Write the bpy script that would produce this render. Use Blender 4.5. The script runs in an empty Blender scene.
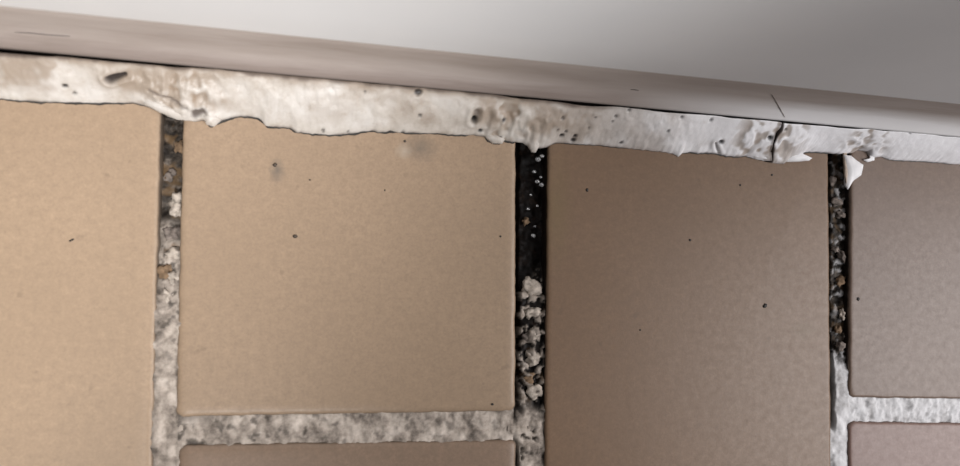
import bpy, bmesh, math, random
from mathutils import Vector, Matrix, noise

random.seed(7)
S = bpy.context.scene
COL = S.collection
MM = 0.001                      # every measure below is in millimetres

# ------------------------------------------------------------------ camera
cd = bpy.data.cameras.new('camera')
cam = bpy.data.objects.new('camera', cd)
COL.objects.link(cam)
S.camera = cam
R0 = (0.9807282943710846, 0.016125215101610253, 0.1947100152994352)
R1 = (0.02299316861545335, -0.9991887095011, -0.033064134686207516)
R2 = (0.19401888263001832, 0.0369039326285579, -0.9803034086136507)
CAM = (-8.11316265, 49.53178657, 221.83864418)
M = Matrix.Identity(4)
for i in range(3):
    M[i][0], M[i][1], M[i][2], M[i][3] = R0[i], -R1[i], -R2[i], CAM[i] * MM
cam.matrix_world = M
cd.sensor_width = 36.0
cd.lens = 740.0 / 960.0 * 36.0
cd.clip_start = 0.005
cd.clip_end = 20
cd.dof.use_dof = True
cd.dof.focus_distance = 0.240
cd.dof.aperture_fstop = 9.5

# ------------------------------------------------------------------ world and lights
W = bpy.data.worlds.new('world')
S.world = W
W.use_nodes = True
W.node_tree.nodes['Background'].inputs[0].default_value = (0.80, 0.86, 1.0, 1)
W.node_tree.nodes['Background'].inputs[1].default_value = 0.03


def aim(o, loc, tgt):
    o.location = [c * MM for c in loc]
    o.rotation_euler = (Vector(tgt) - Vector(loc)).to_track_quat('-Z', 'Y').to_euler()


def light(name, kind, loc, tgt, energy, color, **kw):
    d = bpy.data.lights.new(name, kind)
    o = bpy.data.objects.new(name, d)
    COL.objects.link(o)
    aim(o, loc, tgt)
    d.energy = energy
    d.color = color
    for k, v in kw.items():
        setattr(d, k, v)
    return o


light('added_left_spot', 'SPOT', (-73, -517, 937), (-383, 283, 204), 61.0, (1.0, 0.985, 0.978),
      spot_size=math.radians(56.0), spot_blend=0.38, shadow_soft_size=0.03)  # added spot; its soft cone edge stands in for a shadow on the right
light('window_light', 'AREA', (780, -50, 560), (360, 40, 0), 3.9, (0.995, 0.975, 0.99),
      shape='SQUARE', size=0.62, spread=math.radians(105))

S.view_settings.view_transform = 'Standard'
S.view_settings.look = 'None'
S.view_settings.gamma = 1.0
S.view_settings.use_curve_mapping = False
S.view_settings.exposure = 0.0


# ------------------------------------------------------------------ helpers
def nz(x, y, z=0.0, f=1.0):
    return noise.noise(Vector((x * f, y * f, z * f + 3.7)))


def fbm(x, y, z=0.0, f=1.0, o=4):
    return noise.fractal(Vector((x * f + 11.3, y * f - 4.1, z * f + 7.7)), 1.0, 2.0, o)


def sm(a, b, x):
    t = min(1.0, max(0.0, (x - a) / (b - a)))
    return t * t * (3 - 2 * t)


def interp(tab, x):
    if x <= tab[0][0]:
        return tab[0][1]
    for (a, b), (c, d) in zip(tab, tab[1:]):
        if x <= c:
            return b + (d - b) * (x - a) / max(1e-6, c - a)
    return tab[-1][1]


def segdist(px, py, a, b):
    vx, vy = b[0] - a[0], b[1] - a[1]
    t = max(0, min(1, ((px - a[0]) * vx + (py - a[1]) * vy) / max(1e-9, vx * vx + vy * vy)))
    return math.hypot(px - a[0] - t * vx, py - a[1] - t * vy)


def mesh_obj(name, verts, faces, mat, parent=None, smooth=True, attrs=None):
    me = bpy.data.meshes.new(name)
    me.from_pydata([(x * MM, y * MM, z * MM) for x, y, z in verts], [], faces)
    if smooth:
        me.polygons.foreach_set('use_smooth', [True] * len(me.polygons))
    for k, vals in (attrs or {}).items():
        at = me.attributes.new(k, 'FLOAT', 'POINT')
        at.data.foreach_set('value', vals)
    bm = bmesh.new()
    bm.from_mesh(me)
    bmesh.ops.recalc_face_normals(bm, faces=bm.faces)
    bm.to_mesh(me)
    bm.free()
    me.materials.append(mat)
    o = bpy.data.objects.new(name, me)
    COL.objects.link(o)
    if parent:
        o.parent = parent
    return o


def grid_faces(nu, nv, base=0, close_v=False):
    f = []
    for i in range(nu - 1):
        for j in range(nv - 1 + (1 if close_v else 0)):
            k = (j + 1) % nv
            f.append((base + i * nv + j, base + (i + 1) * nv + j, base + (i + 1) * nv + k, base + i * nv + k))
    return f


def lumpy(name, c, r, mat, parent, seed=0.0, amp=0.35, sub=2, rot=0.0):
    """a small irregular lump with semi-axes r about c"""
    bm = bmesh.new()
    bmesh.ops.create_icosphere(bm, subdivisions=sub, radius=1.0)
    for v in bm.verts:
        p = v.co.copy()
        v.co = p * (1 + amp * noise.noise(p * 1.3 + Vector((seed, seed * 1.7, 0))) + amp * .5 * noise.noise(p * 3.1 + Vector((0, seed, seed))))
    m = Matrix.Translation([k * MM for k in c]) @ Matrix.Rotation(rot, 4, 'Z') @ Matrix.Diagonal((r[0] * MM, r[1] * MM, r[2] * MM, 1))
    bm.transform(m)
    me = bpy.data.meshes.new(name)
    bm.to_mesh(me)
    bm.free()
    me.polygons.foreach_set('use_smooth', [True] * len(me.polygons))
    me.materials.append(mat)
    o = bpy.data.objects.new(name, me)
    COL.objects.link(o)
    o.parent = parent
    return o


class Mat:
    """small node-graph helper"""
    def __init__(self, name, rough=0.5, spec=0.5):
        self.m = bpy.data.materials.new(name)
        self.m.use_nodes = True
        self.t = self.m.node_tree
        self.b = self.t.nodes['Principled BSDF']
        self.b.inputs['Roughness'].default_value = rough
        self.b.inputs['Specular IOR Level'].default_value = spec
        self.co = self.t.nodes.new('ShaderNodeTexCoord').outputs['Object']

    def L(self, a, b):
        self.t.links.new(a, b)

    def noise(self, scale, detail=4, rough=.6, vec=None, stretch=None):
        n = self.t.nodes.new('ShaderNodeTexNoise')
        n.inputs['Scale'].default_value = scale
        n.inputs['Detail'].default_value = detail
        n.inputs['Roughness'].default_value = rough
        v = vec or self.co
        if stretch:
            mp = self.t.nodes.new('ShaderNodeMapping')
            mp.inputs['Scale'].default_value = stretch
            self.L(v, mp.inputs[0])
            v = mp.outputs[0]
        self.L(v, n.inputs['Vector'])
        return n.outputs['Fac']

    def ramp(self, fac, stops):
        r = self.t.nodes.new('ShaderNodeValToRGB')
        e = r.color_ramp.elements
        while len(e) < len(stops):
            e.new(0.5)
        for el, (p, c) in zip(e, stops):
            el.position = p
            el.color = (*c, 1) if len(c) == 3 else c
        self.L(fac, r.inputs[0])
        return r.outputs[0]

    def rng(self, fac, a, b, c=0.0, d=1.0):
        r = self.t.nodes.new('ShaderNodeMapRange')
        for i, v in enumerate((a, b, c, d)):
            r.inputs[i + 1].default_value = v
        self.L(fac, r.inputs[0])
        return r.outputs[0]

    def mix(self, fac, a, b, mode='MIX'):
        n = self.t.nodes.new('ShaderNodeMix')
        n.data_type = 'RGBA'
        n.blend_type = mode
        for s, v in ((n.inputs[0], fac), (n.inputs[6], a), (n.inputs[7], b)):
            if isinstance(v, (int, float)):
                s.default_value = v
            elif isinstance(v, tuple):
                s.default_value = (*v, 1)
            else:
                self.L(v, s)
        return n.outputs[2]

    def math(self, op, a, b=None):
        n = self.t.nodes.new('ShaderNodeMath')
        n.operation = op
        for s, v in zip(n.inputs, (a, b)):
            if v is None:
                continue
            if isinstance(v, (int, float)):
                s.default_value = v
            else:
                self.L(v, s)
        return n.outputs[0]

    def attr(self, name):
        n = self.t.nodes.new('ShaderNodeAttribute')
        n.attribute_name = name
        return n.outputs['Fac']

    def xyz(self):
        n = self.t.nodes.new('ShaderNodeSeparateXYZ')
        self.L(self.co, n.inputs[0])
        return n.outputs

    def near(self, c, r, stretch=(1, 1, 1), wob=0.0):
        """soft blob mask of radius r (mm) about point c (mm)"""
        mp = self.t.nodes.new('ShaderNodeMapping')
        mp.vector_type = 'TEXTURE'
        mp.inputs['Location'].default_value = (c[0] * MM, c[1] * MM, 0)
        mp.inputs['Scale'].default_value = stretch
        self.L(self.co, mp.inputs[0])
        ln = self.t.nodes.new('ShaderNodeVectorMath')
        ln.operation = 'LENGTH'
        self.L(mp.outputs[0], ln.inputs[0])
        d = ln.outputs['Value']
        if wob:
            d = self.math('ADD', d, self.math('MULTIPLY', self.math('SUBTRACT', self.noise(700, 3), 0.5), wob * MM))
        return self.rng(d, r * MM, 0.0)

    def bump(self, h, strength, dist):
        n = self.t.nodes.new('ShaderNodeBump')
        n.inputs['Strength'].default_value = strength
        n.inputs['Distance'].default_value = dist * MM
        self.L(h, n.inputs['Height'])
        self.L(n.outputs[0], self.b.inputs['Normal'])

    def color(self, c):
        if isinstance(c, tuple):
            self.b.inputs['Base Color'].default_value = (*c, 1)
        else:
            self.L(c, self.b.inputs['Base Color'])
        return self.m


# ------------------------------------------------------------------ materials
def tile_material(name, col, smudges=(), flank_col=(.016, .011, .008), spec=.28):
    m = Mat(name, 0.35, spec)
    n1 = m.noise(28, 3)
    n2 = m.noise(420, 5, .7)
    n3 = m.noise(1150, 3, .7)
    base = m.ramp(n1, [(.30, tuple(c * .93 for c in col)), (.70, tuple(c * 1.07 for c in col))])
    c = m.mix(m.rng(n2, .35, .7), base, tuple(k * .80 for k in col))
    c = m.mix(m.rng(n3, .32, .72, 0, .62), c, tuple(k * .68 for k in col))
    c = m.mix(m.rng(m.noise(190, 2, .5), .69, .76, 0, .22), c, (.09, .066, .048))
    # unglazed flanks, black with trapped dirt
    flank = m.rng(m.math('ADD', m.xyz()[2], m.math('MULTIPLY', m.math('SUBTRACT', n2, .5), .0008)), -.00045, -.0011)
    for p, r, st, col2, k in smudges:
        f = m.math('MULTIPLY', m.near(p, r, st, r * .9), k)
        c = m.mix(f, c, col2)
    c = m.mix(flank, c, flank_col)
    m.L(m.rng(n2, .3, .7, .32, .44), m.b.inputs['Roughness'])
    m.bump(m.math('ADD', m.noise(260, 4, .65), m.math('MULTIPLY', n3, .45)), .35, .12)
    return m.color(c)


def grout_material():
    m = Mat('cement_grout', .9, .35)
    x = m.xyz()[0]
    clean = m.rng(x, .055, .165)
    tone = m.noise(135, 6, .66)
    pale = m.ramp(tone, [(.34, (.11, .09, .074)), (.43, (.25, .21, .175)), (.54, (.42, .36, .305)), (.68, (.60, .525, .455))])
    white = m.ramp(tone, [(.28, (.30, .285, .275)), (.45, (.58, .57, .57)), (.72, (.76, .755, .76))])
    c = m.mix(clean, pale, white)
    mould = m.attr('mould')
    dark = m.ramp(m.noise(260, 4, .7), [(.35, (.004, .003, .0025)), (.55, (.007, .0045, .0035)), (.78, (.030, .017, .010))])
    ashy = m.ramp(m.noise(330, 4, .7), [(.40, (.008, .006, .005)), (.54, (.035, .028, .022)), (.70, (.14, .115, .095))])
    dark = m.mix(m.rng(m.math('ABSOLUTE', m.math('SUBTRACT', x, .055)), .05, .07), dark, ashy)
    c = m.mix(mould, c, dark)
    tan = m.attr('tan')
    c = m.mix(tan, c, (.15, .095, .05))
    m.L(m.rng(mould, .3, 1.0, .9, .5), m.b.inputs['Roughness'])
    m.L(m.rng(mould, .3, 1.0, .35, .12), m.b.inputs['Specular IOR Level'])
    m.bump(m.noise(700, 4, .6), .6, .3)
    return m.color(c)


def caulk_material():
    m = Mat('old_white_sealant', .5, .4)
    x = m.xyz()[0]
    clean = m.rng(x, .045, .125)
    n = m.noise(70, 5, .65)
    creamy = m.ramp(n, [(.30, (.31, .26, .215)), (.47, (.47, .425, .375)), (.64, (.56, .525, .485))])
    white = m.ramp(n, [(.30, (.86, .85, .86)), (.62, (.92, .91, .925))])
    c = m.mix(clean, creamy, white)
    c = m.mix(m.math('MULTIPLY', m.rng(m.noise(300, 4, .7), .56, .74, 0, .45), m.rng(clean, 0, 1, 1, .2)), c, (.36, .29, .23))
    c = m.mix(m.attr('tan'), c, (.27, .205, .15))
    c = m.mix(m.attr('grime'), c, (.065, .045, .036))
    c = m.mix(m.attr('black'), c, (.010, .008, .008))
    m.L(m.rng(m.attr('grime'), 0, 1, .42, .8), m.b.inputs['Roughness'])
    m.bump(m.noise(480, 5, .65), .4, .3)
    return m.color(c)


def band_material():
    m = Mat('soiled_base_strip', .5, .4)
    o = m.xyz()
    n = m.noise(45, 5, .62, stretch=(.25, 1, 1.4))
    c = m.ramp(n, [(.28, (.275, .23, .20)), (.52, (.36, .31, .28)), (.75, (.44, .39, .36))])
    # streaks of grime running along the strip
    st = m.noise(160, 5, .7, stretch=(.07, 1, 1))
    c = m.mix(m.rng(st, .52, .72, 0, .5), c, (.20, .15, .125))
    # whitish sealant film wiped onto the lower right part
    f = m.math('MULTIPLY', m.rng(o[0], .075, .135), m.rng(m.math('ADD', o[2], m.math('MULTIPLY', m.math('SUBTRACT', n, .5), .010)), .0190, .0125))
    c = m.mix(m.math('MULTIPLY', f, .85), c, (.80, .79, .79))
    # soil collected along the foot of the strip
    g = m.math('MULTIPLY', m.rng(m.math('ADD', o[2], m.math('MULTIPLY', m.math('SUBTRACT', st, .5), .008)), .0140, .0102), m.rng(o[0], .11, .05))
    c = m.mix(m.math('MULTIPLY', g, .62), c, (.13, .092, .075))
    c = m.mix(m.rng(o[2], .0104, .0096), c, (.006, .005, .004))  # grime in the gap, blackened so the lit crevice reads as deep
    m.bump(m.noise(220, 4, .6), .3, .2)
    return m.color(c)


def plain(name, col, rough=.5, spec=.5, var=.12, scale=300):
    m = Mat(name, rough, spec)
    c = m.ramp(m.noise(scale, 4), [(.3, tuple(k * (1 - var) for k in col)), (.7, tuple(k * (1 + var) for k in col))])
    return m.color(c)


def wall_material():
    m = Mat('smooth_white_enamel', .52, .4)
    c = m.ramp(m.noise(25, 3), [(.3, (.72, .73, .74)), (.7, (.755, .76, .765))])
    m.bump(m.noise(1100, 3, .6), .12, .10)
    return m.color(c)


GREY = (.12, .105, .09)
MAT_TILES = {
    'cream': tile_material('cream_glazed_tile', (.385, .278, .188), (), (.13, .10, .075)),
    'beige': tile_material('beige_glazed_tile', (.37, .266, .18), [((-24.67, 74.5), 2.6, (1, 1.6, 1), GREY, .75), ((16.9, 83.2), 5.0, (1.3, 1, 1), GREY, .6), ((12, 82), 3.0, (1, 1, 1), (.5, .44, .36), .4)], (.055, .04, .03)),
    'tan': tile_material('tan_glazed_tile', (.216, .139, .088), [((146.8, 28.0), 7.0, (1, .6, 1), (.15, .105, .06), .5), ((60, 66), 10, (.6, 2.2, 1), (.17, .125, .06), .45)]),
    'fawn': tile_material('fawn_glazed_tile', (.27, .19, .135), (), (.10, .08, .06)),
    'taupe': tile_material('taupe_glazed_tile', (.20, .140, .106)),
    'rosy': tile_material('rosy_glazed_tile', (.245, .16, .132)),
}
MAT_GROUT = grout_material()
MAT_CAULK = caulk_material()
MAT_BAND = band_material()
MAT_WALL = wall_material()
MAT_BED = plain('grimy_mortar_bed', (.018, .013, .010), .6)
MAT_SPECK = plain('dark_grit', (.022, .018, .015), .6)
MAT_SPECK_BROWN = plain('brown_grit', (.075, .055, .04), .6)
MAT_CRUMB = plain('pale_grout_crumb', (.40, .345, .29), .9, .3, .45, 700)
MAT_CRUMB_GREY = plain('grey_grout_crumb', (.17, .14, .12), .85, .3, .5, 700)
MAT_CRUMB_TAN = plain('tan_grout_crumb', (.19, .125, .075), .85, .3, .4, 700)
MAT_FLAKE = plain('loose_sealant', (.82, .81, .81), .5, .4, .08, 250)
MAT_FLAKE_TAN = plain('soiled_sealant', (.42, .34, .27), .5, .4, .25, 400)
_w = Mat('water', .09, 1.0)
_w.b.inputs['Transmission Weight'].default_value = .8
_w.b.inputs['IOR'].default_value = 1.33
MAT_WATER = _w.color((.95, .95, .95))


# ------------------------------------------------------------------ the setting: floor, wall, base strip
def wall_y(x):
    """the wall runs a little askew of the tile grid"""
    return 99.8 - .031 * x


def struct(o, label):
    o['kind'] = 'structure'
    o['label'] = label
    return o


X0, X1, Y0 = -330, 420, -230
bed = [(X0, Y0, -8.0), (X1, Y0, -8.0), (X1, 130, -8.0), (X0, 130, -8.0), (X0, Y0, -20), (X1, Y0, -20), (X1, 130, -20), (X0, 130, -20)]
floor = struct(mesh_obj('floor', bed, [(0, 1, 2, 3), (7, 6, 5, 4), (0, 4, 5, 1), (1, 5, 6, 2), (2, 6, 7, 3), (3, 7, 4, 0)], MAT_BED, smooth=False),
               'beige tiled floor with wide, partly washed-out grout joints')


def extrude_profile(name, prof, mat, x0, x1, n, closed=True):
    v = []
    for i in range(n):
        x = x0 + (x1 - x0) * i / (n - 1)
        for off, z in prof:
            v.append((x, wall_y(x) + off, z))
    k = len(prof)
    f = grid_faces(n, k, close_v=closed)
    f += [tuple(range(k)), tuple(range((n - 1) * k, n * k))]
    return mesh_obj(name, v, f, mat)


# white wall with a rounded lower edge that stands a little proud of the base strip
prof = [(26, 30.2), (7.4, 29.8)]
for a in range(0, 91, 10):
    t = math.radians(270 - a)
    prof.append((6.6 + 1.6 * math.cos(t), 31.4 + 1.6 * math.sin(t)))
prof += [(5.0, 50), (5.0, 420), (26, 420)]
wall = extrude_profile('wall_back', prof, MAT_WALL, X0, X1, 40)
struct(wall, 'smooth white wall surface above the dirty base strip')
md = wall.modifiers.new('edges', 'EDGE_SPLIT')
md.split_angle = math.radians(35)

COVE = [(10, 0.0), (11.5, 1.6), (13.5, 3.0), (16, 4.0), (19, 4.8), (24, 5.5), (28.5, 6.1), (30.0, 7.6)]
prof = [(26, -8), (0, -8), (0, 5), (0, 9.6)] + [(o_, z_) for z_, o_ in COVE] + [(26, 30.1)]
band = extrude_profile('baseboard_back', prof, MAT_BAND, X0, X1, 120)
struct(band, 'dirty greige base strip between the white wall and the caulk')
md = band.modifiers.new('edges', 'EDGE_SPLIT')
md.split_angle = math.radians(40)


def band_line(pts, w, name='scratch', mat=None):
    v, f = [], []
    for i, (x, z) in enumerate(pts):
        t = i / (len(pts) - 1)
        h = w * math.sin(math.pi * (.1 + .8 * t)) * .5
        y = wall_y(x) + interp(COVE, z)
        for dy, dz in ((-.05, -h), (-.12, .06), (-.05, h), (.35, 0)):
            v.append((x, y + dy, z + dz))
    f = grid_faces(len(pts), 4, close_v=True)
    n = len(pts)
    f += [(0, 1, 2, 3), tuple(range(4 * n - 4, 4 * n))]
    return mesh_obj(name, v, f, mat or MAT_SPECK, band)


band_line([(-89.3, 14.6), (-86, 14.8), (-81, 14.8), (-76.2, 15.1)], .32)
band_line([(121.0, 20.8), (124, 17.8), (126.9, 15.0), (130.0, 12.3), (132.0, 10.9)], .4, 'hairline_crack', MAT_CRUMB_GREY)
band_line([(77.7, 15.5), (79, 15.6), (80.4, 15.4)], .5)


# ------------------------------------------------------------------ tiles, each a part of the floor
def tile(corners, mat, fine=1.3, seed=0.0, rnd=1.0, name='tile'):
    """corners: bl, br, tr, tl; a thick tile with a softly rounded, slightly ragged edge"""
    cs = [Vector(c) for c in corners]
    dirs = [(cs[(k + 1) % 4] - cs[k]).normalized() for k in range(4)]
    cnt = [max(3, int((cs[(k + 1) % 4] - cs[k]).length / fine)) for k in range(4)]

    def loop(ins):
        r = 1.8 + ins * .5
        out = []
        for k in range(4):
            d0, d1 = dirs[k - 1], dirs[k]
            i0, i1 = Vector((-d0.y, d0.x)), Vector((-d1.y, d1.x))      # inward normals
            c = cs[k] + (i0 + i1) * (ins + r)
            for q in range(6):                                         # the rounded corner
                t = q / 6 * math.pi / 2
                nrm = -(i0 * math.cos(t) + i1 * math.sin(t))
                out.append((c + nrm * r, nrm))
            a = c - i1 * r
            e0 = dirs[(k + 1) % 4]
            i2 = Vector((-e0.y, e0.x))
            b = cs[(k + 1) % 4] + (i1 + i2) * (ins + r) - i1 * r
            for q in range(cnt[k]):
                out.append((a + (b - a) * (q / cnt[k]), -i1))
        return out
    lev = [(-.25, -8), (-.05, -2.4), (.0, -1.5), (.16 * rnd, -.85), (.55 * rnd, -.38), (1.2 * rnd, -.12), (2.3 * rnd, -.02), (4.2 * rnd, 0.0)]
    v, f = [], []
    for ins, z in lev:
        k = max(0, 1 - max(0, ins) / 2.6)
        for p, nrm in loop(ins):
            w = .28 * nz(p.x, p.y, seed, .16) + .16 * nz(p.x, p.y, seed + 9, .8)
            chip = -.25 * max(0, nz(p.x, p.y, seed + 4, .55) - .2) if -2 < z < -.05 else 0
            q = p + nrm * w * k
            v.append((q.x, q.y, z + chip))
    n = len(v) // len(lev)
    for l in range(len(lev) - 1):
        for i in range(n):
            j = (i + 1) % n
            f.append((l * n + i, l * n + j, (l + 1) * n + j, (l + 1) * n + i))
    base = (len(lev) - 1) * n
    v.append((sum(c.x for c in cs) / 4, sum(c.y for c in cs) / 4, 0))
    f += [(base + i, base + (i + 1) % n, len(v) - 1) for i in range(n)]
    return mesh_obj(name, v, f, mat, floor)


PITCH = 107.0
TT = MAT_TILES
tile_1 = tile([(-157.6, -100), (-55.6, -100), (-56.9, 97), (-158, 97)], TT['cream'], seed=1, rnd=1.25)
tile_2 = tile([(-50.6, 4.1), (47.9, 3.4), (46.8, 96), (-51.1, 96)], TT['beige'], seed=2, rnd=.8)
tile_2b = tile([(-50.2, -200), (48.6, -200), (48.4, -5.2), (-49.4, -3.6)], TT['fawn'], seed=3)
tile_3 = tile([(57.4, -104), (157.6, -104), (155.9, 93), (57.0, 94)], TT['tan'], seed=4, rnd=.45)
tile_4 = tile([(163.3, 5.2), (262.4, 2.2), (262.8, 90.5), (164.1, 91.5)], TT['taupe'], seed=5, rnd=.4)
tile_4b = tile([(163.4, -196), (262.4, -198), (262.2, -6.2), (163.3, -2.7)], TT['rosy'], seed=6, rnd=.5)
tile([(-157.6, -226), (-55.6, -226), (-55.6, -107), (-157.6, -107)], TT['beige'], 6, 7)
tile([(57.4, -226), (157.6, -226), (157.6, -111), (57.4, -111)], TT['taupe'], 6, 8)
tile([(-264.5, 4.5), (-165.5, 4.0), (-165.5, 97), (-264.5, 97)], TT['beige'], 4, 9)
tile([(-264.5, -196), (-165.0, -196), (-165.0, -3.5), (-264.5, -3.5)], TT['cream'], 6, 10)
tile([(270.5, -100), (369.5, -100), (369.5, 87), (270.5, 87)], TT['taupe'], 4, 11)
tile([(-328, -100), (-272.0, -100), (-272.0, 97), (-328, 97)], TT['cream'], 6, 12)
tile([(377, 4.0), (418, 4.0), (418, 85), (377, 85)], TT['tan'], 6, 13)
tile([(377, -196), (418, -196), (418, -4), (377, -4)], TT['rosy'], 6, 14)
tile([(270.5, -226), (369.5, -226), (369.5, -108), (270.5, -108)], TT['tan'], 6, 15)

SPECK_AT = [(tile_1, -78.8, 53.3, .85, .3, .5), (tile_2, -19.1, 55.7, .8, .65, 0), (tile_2, -25.3, 76.3, .75, .7, .3), (tile_3, 70, 72.3, .6, .7, 0),
            (tile_3, 132, 36, 1.0, .75, .6), (tile_3, 105.2, 57.2, .55, .5, 0), (tile_4, 166.9, 38.5, .7, .7, 0), (tile_2, 12.3, 85.0, .5, .45, 0),
            (tile_3, 88.2, 28.2, .4, .3, 0), (tile_2, -15.3, 72.3, .35, .3, 0), (tile_3, 122.9, 75.7, .4, .35, 0), (tile_2, 6.6, 70, .3, .3, 0),
            (tile_2, 42.2, 57.0, .4, .35, 0), (tile_2, 40.5, 5.8, .55, .4, 0), (tile_3, 134.5, 79.5, .5, .4, 0)]
for i, (t, x, y, a, b, r) in enumerate(SPECK_AT):
    lumpy('speck', (x, y, .03), (a, b, .16), MAT_SPECK_BROWN if i in (1, 2, 7, 9, 11) else MAT_SPECK, t, i * 2.3, .3, 1, r)


# ------------------------------------------------------------------ grout joints, each a part of the floor
def joint(x0, x1, y0, y1, fn, step=.4, name='grout_joint'):
    """rough grout between tile edges; fn(x, y) -> (height mm, mould 0..1, tan 0..1)"""
    nu = max(3, int((x1 - x0) / step) + 1)
    nv = max(3, int((y1 - y0) / step) + 1)
    v, mo, ta = [], [], []
    for i in range(nu):
        x = x0 + (x1 - x0) * i / (nu - 1)
        for j in range(nv):
            y = y0 + (y1 - y0) * j / (nv - 1)
            h, m, t = fn(x, y)
            v.append((x, y, max(-7.7, h)))
            mo.append(m)
            ta.append(t)
    f = grid_faces(nu, nv)
    return mesh_obj(name, v, f, MAT_GROUT, floor, attrs={'mould': mo, 'tan': ta})


def rough(x, y, s):
    a = fbm(x, y, s, .32, 5) * .75
    b = noise.cell_vector(Vector((x * .55 + s, y * .55, s))).x * .35
    return a + b


def col_x(y, tab):
    return interp(tab, y)


def f_one(x, y):       # joint left of the beige tile: pale below, washed out and dark near the caulk
    n = fbm(x, y, 1, .17, 4)
    n2 = fbm(x, y, 21, .45, 3)
    m = sm(42, 74, y + 16 * n) * .98
    m = max(m, .75 * sm(.15, .5, n2) * sm(0, 40, y))
    m = max(m, .55 * sm(-54.6, -57.2, x) * sm(-.5, .3, n2))
    h = -1.0 - 3.6 * sm(30, 80, y + 10 * n) + rough(x, y, 1)
    t = .7 * sm(.1, .5, fbm(x, y, 31, .22, 3)) * sm(34, 52, y)
    return h, m, t


def f_two(x, y):       # joint right of the beige tile: black and wet, slit on its left side
    n = fbm(x, y, 2, .2, 4)
    n2 = fbm(x, y, 22, .38, 4)
    slit = sm(49.6, 48.0, x + .5 * n) * sm(2, 8, y)
    m = sm(38, 45, y + 5 * n)
    crumb = sm(-.05, .25, n2 - .02)                     # pale remains between the mould
    m = max(m, (1 - .85 * crumb) * sm(-4, 8, y + 5 * n))
    m = max(m, slit, .8 * sm(.25, .6, fbm(x, y, 23, .5, 3)), sm(49.9, 48.4, x + .6 * n) * sm(-3, -7, y))
    h = -1.0 - 3.2 * sm(34, 48, y + 3 * n) - 1.6 * m + rough(x, y, 2) - 4.5 * slit
    t = .5 * sm(.15, .5, fbm(x, y, 33, .3, 3)) * sm(38, 20, y) * sm(2, 10, y)
    return h, min(1, m), t


def f_three(x, y):     # narrow joint at the right: grey-black above, chalky white below
    n = fbm(x, y, 3, .2, 4)
    n2 = fbm(x, y, 24, .42, 4)
    m = sm(13.5, 21, y + 4 * n)
    m *= 1 - .55 * sm(.12, .4, n2)
    slit = sm(158.5, 157.7, x + .35 * n - sm(30, -10, y) * .6) * sm(-8, 0, y)
    m = max(m, slit, .6 * sm(159.0, 158.0, x + .4 * n2) * sm(0, -20, y) * sm(-.2, .3, n))
    h = -.9 - 1.3 * sm(12, 26, y + 3 * n) - .8 * m + rough(x, y, 3) * (.55 + .45 * m) - 3.5 * slit
    t = .45 * sm(.05, .4, fbm(x, y, 34, .3, 3)) * sm(20, 30, y)
    return h, m, t


def f_row(x, y):
    n2 = fbm(x, y, 25, .35, 4)
    m = .42 * sm(.12, .5, n2) * sm(60, -60, x) + .3 * sm(.3, .6, n2)
    m = max(m, .55 * sm(1.2, 3.6, y + .8 * nz(x, y, 5, .3)) * sm(-30, -50, x))
    return -1.0 + rough(x, y, 4) * .8, m, 0


def f_far(x, y):
    return -1.3 + rough(x, y, 6) * .7, .35 * sm(.1, .5, fbm(x, y, 26, .25, 3)), 0


joint(-58.0, -48.4, -100, 96, f_one).name = 'grout_joint'
joint(45.6, 58.6, -104, 94, f_two)
joint(154.6, 165.2, -104, 92, f_three)
joint(-49.8, 47.4, -6.6, 5.2, f_row)
joint(163.9, 262, -7.8, 6.8, f_row)
for a in [(-166.6, -156.8, -100, 97), (261.2, 271.6, -100, 88), (-273.4, -263.4, -100, 97), (368.4, 378, -100, 86), (-264, -166, -4.8, 5.6), (377, 418, -5, 5),
          (-157, -56, -108.5, -98.5), (57.5, 157.5, -112.5, -102.5), (270, 370, -109, -99)]:
    joint(*a, f_far, step=1.2)

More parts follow.
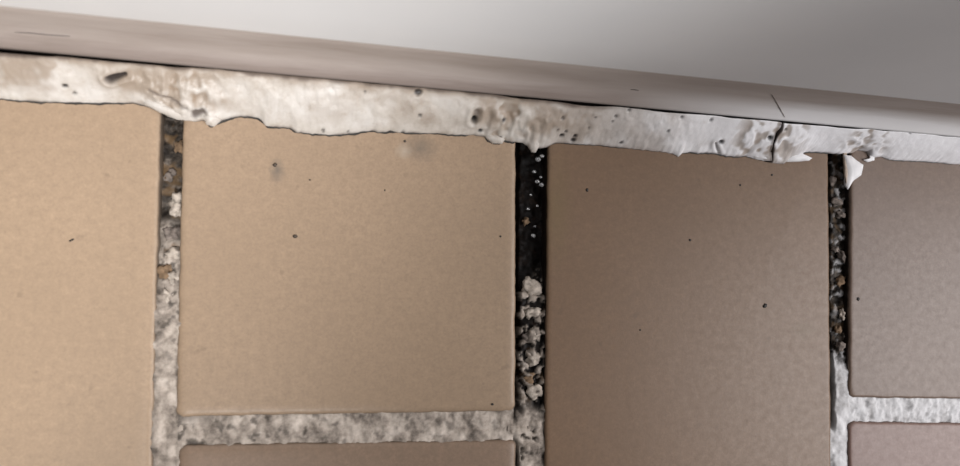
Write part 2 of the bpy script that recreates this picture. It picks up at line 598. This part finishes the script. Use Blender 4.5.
# crumbs of grout left in the washed-out joints
JT = [o for o in floor.children if o.name.startswith('grout_joint')]
J1, J2, J3 = JT[0], JT[1], JT[2]
CR = [(J1, -51.9, 63.6, -1.6, 1.5, 2.6, 1.4, MAT_CRUMB), (J1, -53.5, 56.0, -2.2, 1.7, 2.0, 1.3, MAT_CRUMB_GREY), (J1, -52.6, 50.0, -2.0, 1.5, 2.1, 1.3, MAT_CRUMB),
      (J1, -54.6, 45.0, -1.7, 1.8, 1.7, 1.2, MAT_CRUMB_TAN), (J1, -52.2, 43.4, -1.5, 1.4, 1.8, 1.2, MAT_CRUMB), (J1, -54.0, 38.0, -1.4, 2.0, 1.6, 1.1, MAT_CRUMB),
      (J1, -54.9, 72.5, -4.0, 1.4, 1.8, 1.1, MAT_CRUMB_GREY), (J1, -52.4, 81.0, -4.0, 1.2, 1.6, 1.0, MAT_CRUMB_TAN),
      (J2, 52.6, 41.0, -2.6, 2.3, 2.3, 1.5, MAT_CRUMB), (J2, 53.2, 33.5, -2.2, 1.8, 2.3, 1.4, MAT_CRUMB), (J2, 54.6, 27.0, -2.0, 1.7, 2.0, 1.3, MAT_CRUMB),
      (J2, 52.4, 26.0, -2.2, 1.5, 1.6, 1.2, MAT_CRUMB_GREY), (J2, 53.6, 19.6, -1.8, 1.9, 2.0, 1.3, MAT_CRUMB), (J2, 52.2, 13.2, -1.7, 1.4, 1.6, 1.1, MAT_CRUMB_TAN),
      (J2, 54.4, 9.0, -1.5, 2.2, 2.3, 1.2, MAT_CRUMB), (J2, 51.5, 62.0, -4.4, 1.0, .9, .7, MAT_CRUMB_TAN),
      (J3, 159.2, 71.5, -2.6, 1.3, 1.5, 1.0, MAT_CRUMB_GREY), (J3, 161.2, 67.2, -2.6, 1.3, 1.1, 1.0, MAT_CRUMB_GREY), (J3, 161.6, 53.0, -2.6, 1.1, 1.7, 1.0, MAT_CRUMB_GREY),
      (J3, 158.8, 55.2, -2.6, 1.0, 1.1, .9, MAT_CRUMB_GREY), (J3, 161.0, 44.6, -2.8, 1.3, 1.5, 1.0, MAT_CRUMB_TAN), (J3, 161.4, 33.0, -2.4, .9, 1.5, .9, MAT_CRUMB),
      (J3, 159.8, 28.0, -2.4, 1.2, 1.1, .9, MAT_CRUMB_TAN), (J3, 160.6, 22.4, -2.0, 1.6, 1.4, 1.0, MAT_CRUMB_GREY), (J3, 158.4, 79.0, -3.0, 1.0, 1.4, .9, MAT_CRUMB_GREY)]
for i, (j, x, y, z, a, b, c, m) in enumerate(CR):
    lumpy('grout_crumb', (x + (.7 if j is J3 else 0), y, z + (.5 if j is J3 else -.35)), (a * 1.1, b * 1.1, c), m, j, i * 3.1, .85, 3, i * .9)

# beads of water clinging to the black joint
for i, (x, y, z, r) in enumerate([(54.5, 81.6, -2.2, .75), (55.6, 82.6, -1.6, .55), (53.4, 77.7, -2.6, .5), (54.4, 74.6, -2.4, .6), (55.6, 73.6, -1.9, .65), (55.4, 76.0, -2.0, .4),
                                  (53.5, 57.6, -3.0, .55), (54.6, 67.0, -2.8, .35), (51.8, 66.0, -3.4, .4), (54.0, 60.5, -3.2, .35), (52.6, 70.4, -3.2, .3)]):
    lumpy('water_droplet', (x, y, z), (r * 1.25, r, r * .9), MAT_WATER, J2, i * 1.3, .15, 2)

# ------------------------------------------------------------------ the caulk bead
EDGE= [(-98.07, 91.33), (-93.11, 91.07), (-86.86, 91.02), (-80.55, 91.38), (-75.43, 91.39), (-67.69, 91.98), (-64.29, 92.18), (-61.91, 91.74), (-59.78, 91.01),
        (-57.08, 89.74), (-53.85, 88.49), (-51.15, 87.92), (-47.64, 87.81), (-45.21, 88.09), (-44.09, 86.99), (-42.99, 86.47), (-41.65, 87.41), (-40.31, 88.34),
        (-37.59, 89.36), (-35.39, 89.77), (-33.18, 90.03), (-30.66, 89.73), (-29.25, 88.93), (-28.09, 87.38), (-26.4, 87.32), (-24.15, 87.29), (-21.32, 87.14),
        (-19.3, 85.92), (-15.58, 85.8), (-12.71, 85.8), (-9.24, 85.67), (-5.47, 86.15), (-2.56, 86.59), (-0.51, 87.14), (2.43, 87.59), (4.21, 87.23), (6.29,
        87.33), (7.77, 87.86), (10.18, 87.37), (13.78, 87.55), (16.81, 87.55), (21.37, 87.78), (25.98, 87.54), (29.07, 87.69), (33.74, 87.77), (36.56, 87.44),
        (38.15, 86.13), (39.73, 85.74), (41.63, 85.83), (42.88, 86.66), (45.43, 86.31), (48.63, 86.15), (50.24, 85.29), (51.23, 83.77), (52.2, 83.5), (53.15,
        84.49), (56.06, 84.93), (58.32, 86.13), (59.61, 86.67), (62.56, 86.65), (65.85, 86.48), (70.81, 86.56), (77.5, 86.23), (84.26, 85.89), (89.38, 85.64),
        (94.55, 85.39), (98.71, 84.92), (100.81, 83.87), (102.2, 85.24), (105.0, 85.85), (107.47, 85.3), (110.29, 85.76), (114.2, 85.6), (117.43, 85.08),
        (121.74, 84.94), (124.64, 85.39), (128.64, 84.57), (133.77, 83.78), (135.61, 83.36), (138.57, 83.31), (140.05, 84.38), (144.9, 85.77), (146.03, 87.34),
        (147.91, 87.76), (152.44, 87.79), (157.0, 87.48), (161.21, 87.66), (163.91, 87.95), (165.45, 88.54), (166.62, 89.1), (170.11, 88.74), (171.27, 86.9),
        (173.23, 86.81), (175.58, 87.26), (179.52, 86.39), (185.47, 86.29), (191.47, 86.37), (199.56, 86.18), (207.75, 85.81)]
DOTS= [(-80.55, 0.353, 1.0), (-78.72, 0.199, 0.8), (41.38, 0.471, 1.0), (34.99, 0.143, 1.0), (58.75, 0.368, 0.7), (61.51, 0.312, 0.7), (60.56, 0.208, 1.1),
        (65.1, 0.212, 0.9), (64.8, 0.11, 1.2), (59.46, 0.638, 0.8), (15.0, 0.889, 1.5), (-0.19, 0.806, 0.7), (16.25, 0.399, 0.8), (11.64, 0.017, 0.8), (76.14,
        0.748, 0.8), (75.66, 0.624, 0.5), (79.91, 0.94, 0.8), (68.56, 0.431, 0.6), (94.32, 0.547, 0.6), (107.58, 0.881, 0.8), (80.65, 0.133, 0.9), (129.41,
        0.567, 1.1), (113.72, 0.339, 1.3), (11.72, 0.206, 0.4), (-11.93, 0.075, 0.7), (-4.68, 0.053, 0.5), (97.58, 0.914, 0.8), (69.81, 0.706, 0.6), (41.33,
        0.11, 0.8), (133.81, 0.826, 0.7), (178.84, 0.984, 0.7)]
CRACK= [(131.52, 1.063), (132.12, 0.866), (131.16, 0.63), (131.25, 0.449), (134.73, -0.092)]
GOUGE= [(-68.92, 0.558), (-64.51, 0.713)]
CREASE= [(-58.95, 0.42), (-54.38, 0.345), (-49.53, 0.227)]
PATCH= [(-47.6, 0.10), (-45.2, 0.19)]
PIT= [(32.66, 0.367), (33.02, 0.487)]
CR2= [(112.16, 0.304), (113.35, 0.154), (115.24, 0.007)]
FLAKE= [(160.83, 87.17), (163.51, 86.95), (165.82, 85.34), (168.13, 84.07), (167.73, 80.63), (165.03, 78.83), (163.1, 75.7), (161.96, 77.35), (161.58, 82.1)]
caulk = bpy.data.objects.new('caulk_bead', None)
COL.objects.link(caulk)
caulk['label'] = 'ragged white caulk bead sealing the tiled floor to the base strip'
caulk['category'] = 'caulk'
ZT = 10.0


def edge_y(x):
    if x < EDGE[0][0] or x > EDGE[-1][0]:
        e = EDGE[0] if x < 0 else EDGE[-1]
        return e[1] - .031 * (x - e[0]) + .9 * nz(x, 0, 3, .11) * min(1, abs(x - e[0]) / 5)
    return interp(EDGE, x) + .18 * nz(x, 1, 2, .9)


def gap_top(x):
    """how far the bead has pulled away from the base strip (mm)"""
    a = .85 * sm(-38, -60, x) * (.8 + .6 * nz(x, 0, 8, .06))
    b = .62 * sm(36, 46, x) * sm(166, 150, x) * (.75 + .8 * nz(x, 0, 8, .07))
    return max(0, a + b) + max(0, .30 * nz(x, 3, 1, .15))


def crack_x(v):
    return interp([(z, x) for x, z in reversed(CRACK)], v)


_raw = [edge_y(X0 + .5 * i) for i in range(int((X1 - X0) / .5) + 1)]
SMOOTH_EDGE = [sum(_raw[max(0, i - 14):i + 15]) / len(_raw[max(0, i - 14):i + 15]) for i in range(len(_raw))]
CR_MID = 132.0
CREASES = [(CREASE, .55, .55, .35, .6), (CR2, .45, .5, .5, .8)]


def bead(xs, side):
    vv = [0, .02, .05] + [.05 + .95 * k / 26 for k in range(1, 27)]
    nv = len(vv)
    V, TAN, GR, BL = [], [], [], []
    for x in xs:
        for v in vv:
            # columns lean with the crack close to it
            k = max(0.0, 1 - abs(x - CR_MID) / 9.0)
            cw = (.22 + .42 * sm(.35, .75, v) * sm(1.02, .8, v)) if side else 0
            X = x + k * (crack_x(v) - CR_MID) + side * cw * (k ** 3) + side * k ** 6 * .25 * nz(v * 9, side, 4)
            yb = edge_y(X)
            yt = wall_y(X) - .1 - gap_top(X)
            s = v
            ys = SMOOTH_EDGE[max(0, min(len(SMOOTH_EDGE) - 1, int(round((X - X0) / .5))))]
            y = ys + (yt - ys) * s + (yb - ys) * (1 - s) * (1 - sm(.0, .42, v))
            # profile: a thin lip on the tile, then a slightly bulging slope up to the strip
            lip = .45 + .2 * nz(X, 0, 5, .12)
            z = lip * sm(0, .05, v) + (ZT - lip) * (s ** 1.08) + .9 * math.sin(math.pi * s) * (1 + .5 * nz(X, 0, 6, .05))
            d = .32 * fbm(X, v * 14, 3, .14, 4) + .10 * fbm(X, v * 14, 9, .6, 3)
            d *= 1 - .6 * sm(95, 112, X)
            d *= sm(0, .12, v) * sm(1.02, .9, v) + .2
            px, py = X, v * 13.5
            tan = grime = black = 0.0
            # folded, torn stretches over the open joints
            for c0, c1, amp in ((-62, -41, 1.0), (34, 58, .9), (118, 142, .45), (158, 174, .6)):
                w = sm(c0 - 4, c0 + 4, X) * sm(c1 + 4, c1 - 4, X)
                if w:
                    r = 1 - abs(fbm(X, v * 13, 13, .17, 3)) * 2
                    d += amp * w * (1.0 * r - .5) * sm(1.0, .55, v)
                    tan += .7 * w * sm(.3, -.2, r - .35) + .3 * w * sm(-.1, .5, fbm(X, v * 13, 17, .2, 3)) * amp
            for cx_, cz_, r in DOTS:
                q = math.hypot((px - cx_) * .85, py - cz_ * 13.5) + .25 * nz(px, py, cx_, .9)
                rr = r * .72
                if q < rr * 2:
                    g = sm(rr * 1.25, rr * .45, q)
                    black = max(black, g * (.95 if r > .85 else .7))
                    d -= .5 * g * min(1.3, r)
            q = segdist(px, py, (GOUGE[0][0], GOUGE[0][1] * 13.5), (GOUGE[1][0], GOUGE[1][1] * 13.5))
            wd = .5 + 1.0 * sm(GOUGE[1][0] + 2, GOUGE[0][0], px)
            g = sm(wd, wd * .3, q)
            d -= 1.5 * g
            d += .7 * math.exp(-((q - 2.0) / .7) ** 2) * (1 if py < GOUGE[0][1] * 13.5 + 1 else .3)
            grime = max(grime, g)
            black = max(black, .6 * g)
            tan = max(tan, .5 * sm(6, 1, q) * (1 if px < GOUGE[0][0] + 3 else .4))
            for line, wd, dep, kb, kg in CREASES:
                q = min(segdist(px, py, (a[0], a[1] * 13.5), (b[0], b[1] * 13.5)) for a, b in zip(line, line[1:]))
                g = sm(wd, wd * .3, q)
                d -= dep * g
                d += .35 * math.exp(-((q - 1.1) / .6) ** 2)
                grime = max(grime, kg * g)
            q = segdist(px, py, (PATCH[0][0], PATCH[0][1] * 13.5 + .6), (PATCH[1][0], PATCH[1][1] * 13.5)) + .8 * nz(px, py, 6, .7)
            g = sm(1.5, .3, q)
            d -= .9 * g
            grime = max(grime, .9 * g)
            q = math.hypot(px - PIT[0][0], py - PIT[0][1] * 13.5)
            g = sm(1.15, .5, q)
            d -= 1.4 * g
            black = max(black, g)
            q = segdist(px, py, (PIT[0][0], PIT[0][1] * 13.5), (PIT[1][0], PIT[1][1] * 13.5 + .8))
            g = sm(1.6, .4, q)
            d -= .9 * g
            d += .5 * math.exp(-((q - 2.2) / .8) ** 2)
            grime = max(grime, .55 * g)  # shade above the pit, put into the grime tone
            # broad soiling: along the top where the strip is dirty, and where hands have smeared it
            top = sm(.74, 1.0, v + .10 * fbm(X, 0, 2, .09, 3))
            left = sm(100, 55, X)
            tan = max(tan, .85 * top * left)
            grime = max(grime, .85 * sm(.90, 1.0, v + .05 * fbm(X, 0, 4, .2, 3)) * left)
            tan = max(tan, (.75 - .5 * sm(-42, -34, X) * sm(34, 28, X)) * sm(-.05, .40, fbm(X, v * 13, 41, .075, 4)) * left * sm(.1, .4, v + .3 * sm(55, 60, X)))
            tan = max(tan, .42 * sm(50, 60, X) * sm(104, 92, X) * sm(-.4, .25, fbm(X, v * 13, 43, .08, 4)))
            tan = max(tan, .6 * sm(104, 114, X) * sm(150, 138, X) * sm(.45, .2, v) * sm(-.3, .3, fbm(X, v * 13, 44, .16, 3)))
            # the dirty skirt where the bead has lifted off the tile
            grime = max(grime, .6 * sm(.05, 0, v) * sm(-.2, .3, nz(X, 0, 12, .12)))
            if side and k > .55:
                grime = max(grime, .8 * sm(.9, .985, k + .05 * nz(X, v * 9, 3, 1.0)))
            z += d * .72
            y -= d * .62 * sm(0, .2, v)
            z = max(z, .03)
            V.append((X, y, z))
            TAN.append(min(1, tan))
            GR.append(min(1, grime))
            BL.append(min(1, black))
        # hidden back: down behind the strip gap, then along the tile to the lip
        X = V[-1][0]
        yt = V[-1][1]
        yb = V[-nv][1]
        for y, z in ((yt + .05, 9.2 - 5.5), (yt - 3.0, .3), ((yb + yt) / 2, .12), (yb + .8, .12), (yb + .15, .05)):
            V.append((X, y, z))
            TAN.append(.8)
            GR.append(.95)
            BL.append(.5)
    k = nv + 5
    F = grid_faces(len(xs), k, close_v=True)
    F += [tuple(range(k)), tuple(range((len(xs) - 1) * k, len(xs) * k))]
    o = mesh_obj('bead_length', V, F, MAT_CAULK, caulk, attrs={'tan': TAN, 'grime': GR, 'black': BL})
    return o


def span(a, b, step):
    n = max(2, int((b - a) / step))
    return [a + (b - a) * i / n for i in range(n + 1)]


xl = span(X0, -104, 1.6)[:-1] + span(-104, CR_MID, .34)
xr = span(CR_MID, 214, .34) + span(214, X1, 1.6)[1:]
bl = bead(xl, -1)
bl['label'] = 'soiled cream stretch of caulk left of the crack'
br = bead(xr, 1)
br['label'] = 'cleaner white stretch of caulk right of the crack'


def flake(outline, z0, z1, thick, mat, name='flake', tilt=(0, 0)):
    """a thin curled scrap of sealant with its own thickness"""
    cx = sum(p[0] for p in outline) / len(outline)
    cy = sum(p[1] for p in outline) / len(outline)
    pts = []
    for a, b in zip(outline, outline[1:] + outline[:1]):
        for t in (0, .33, .67):
            x, y = a[0] + (b[0] - a[0]) * t, a[1] + (b[1] - a[1]) * t
            pts.append((x + .12 * nz(x, y, 1, 2.0), y + .12 * nz(x, y, 5, 2.0)))
    n = len(pts)
    V, F = [], []

    def zz(x, y):
        return z0 + tilt[0] * (x - cx) + tilt[1] * (y - cy) + .25 * nz(x, y, 3, .5)
    rings = [(1.0, 0, -thick), (1.03, 0, -thick * .4), (.97, .2, 0), (.8, .55, 0), (.5, .9, 0), (.2, 1, 0)]
    for s, k, dz in rings:
        for x, y in pts:
            X, Y = cx + (x - cx) * s, cy + (y - cy) * s
            V.append((X, Y, zz(X, Y) + dz + (z1 - z0) * k + .18 * nz(X, Y, 8, .8)))
    for l in range(len(rings) - 1):
        for i in range(n):
            j = (i + 1) % n
            F.append((l * n + i, l * n + j, (l + 1) * n + j, (l + 1) * n + i))
    F += [tuple(range(n)), tuple(range((len(rings) - 1) * n, len(rings) * n))]
    return mesh_obj(name, V, F, mat, caulk)


fk = flake(FLAKE, .7, 1.5, .5, MAT_FLAKE, tilt=(.05, .12))
fk['label'] = 'torn white flake hanging into the narrow right-hand joint'
flake([(160.7, 88.2), (161.9, 88.0), (162.3, 82), (162.0, 77.4), (161.2, 80)], .9, 1.2, .4, MAT_FLAKE_TAN)
flake([(171.0, 88.4), (173.2, 87.6), (173.0, 86.0), (170.4, 85.2), (168.6, 85.9), (171.0, 86.4)], .5, .8, .35, MAT_FLAKE)
flake([(138.5, 86.2), (142.0, 87.6), (146.6, 86.4), (148.8, 85.6), (147.6, 84.7), (143.0, 84.2), (139.4, 84.0)], 1.0, 1.7, .5, MAT_FLAKE, tilt=(0, .15))
flake([(126.4, 86.6), (130.6, 87.4), (134.0, 86.8), (134.2, 84.2), (131.0, 84.6), (127.6, 85.0)], 1.1, 1.7, .5, MAT_FLAKE, tilt=(0, .25))
flake([(36.6, 88.4), (40.4, 88.2), (43.0, 86.8), (42.2, 85.6), (39.2, 85.6), (37.4, 86.8)], .9, 1.9, .5, MAT_FLAKE_TAN if 0 else MAT_CAULK, tilt=(0, .3))
flake([(49.6, 88.6), (53.6, 88.6), (54.4, 86.0), (53.0, 83.4), (51.6, 83.4), (50.6, 85.6)], 1.0, 2.0, .5, MAT_CAULK, tilt=(0, .3))
flake([(-60.5, 93.2), (-55.5, 92.0), (-49.2, 89.6), (-48.4, 88.2), (-52.4, 88.0), (-57.8, 90.2), (-61.0, 91.8)], 1.2, 2.6, .6, MAT_CAULK, tilt=(0, .35))
flake([(-45.4, 89.4), (-42.6, 90.4), (-40.4, 88.6), (-42.4, 86.6), (-44.4, 87.0)], .9, 2.2, .6, MAT_CAULK, tilt=(0, .3))


# thin dark strips along the lifted lower edge, lying on the tiles
def edge_strip(x0, x1, w0, seed):
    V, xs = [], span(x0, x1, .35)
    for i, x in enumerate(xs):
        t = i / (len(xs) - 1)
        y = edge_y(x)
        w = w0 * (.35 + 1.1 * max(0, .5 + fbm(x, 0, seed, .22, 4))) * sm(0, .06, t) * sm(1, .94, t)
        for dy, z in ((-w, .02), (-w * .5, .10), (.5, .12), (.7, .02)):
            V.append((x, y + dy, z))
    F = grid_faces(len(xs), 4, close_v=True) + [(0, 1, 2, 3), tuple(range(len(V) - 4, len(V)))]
    return mesh_obj('dark_edge_strip', V, F, MAT_SPECK, caulk)


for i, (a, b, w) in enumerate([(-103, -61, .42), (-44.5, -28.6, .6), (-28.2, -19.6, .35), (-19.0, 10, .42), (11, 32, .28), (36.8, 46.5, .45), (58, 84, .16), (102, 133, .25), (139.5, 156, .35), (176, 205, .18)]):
    edge_strip(a, b, w, i * 2.7)
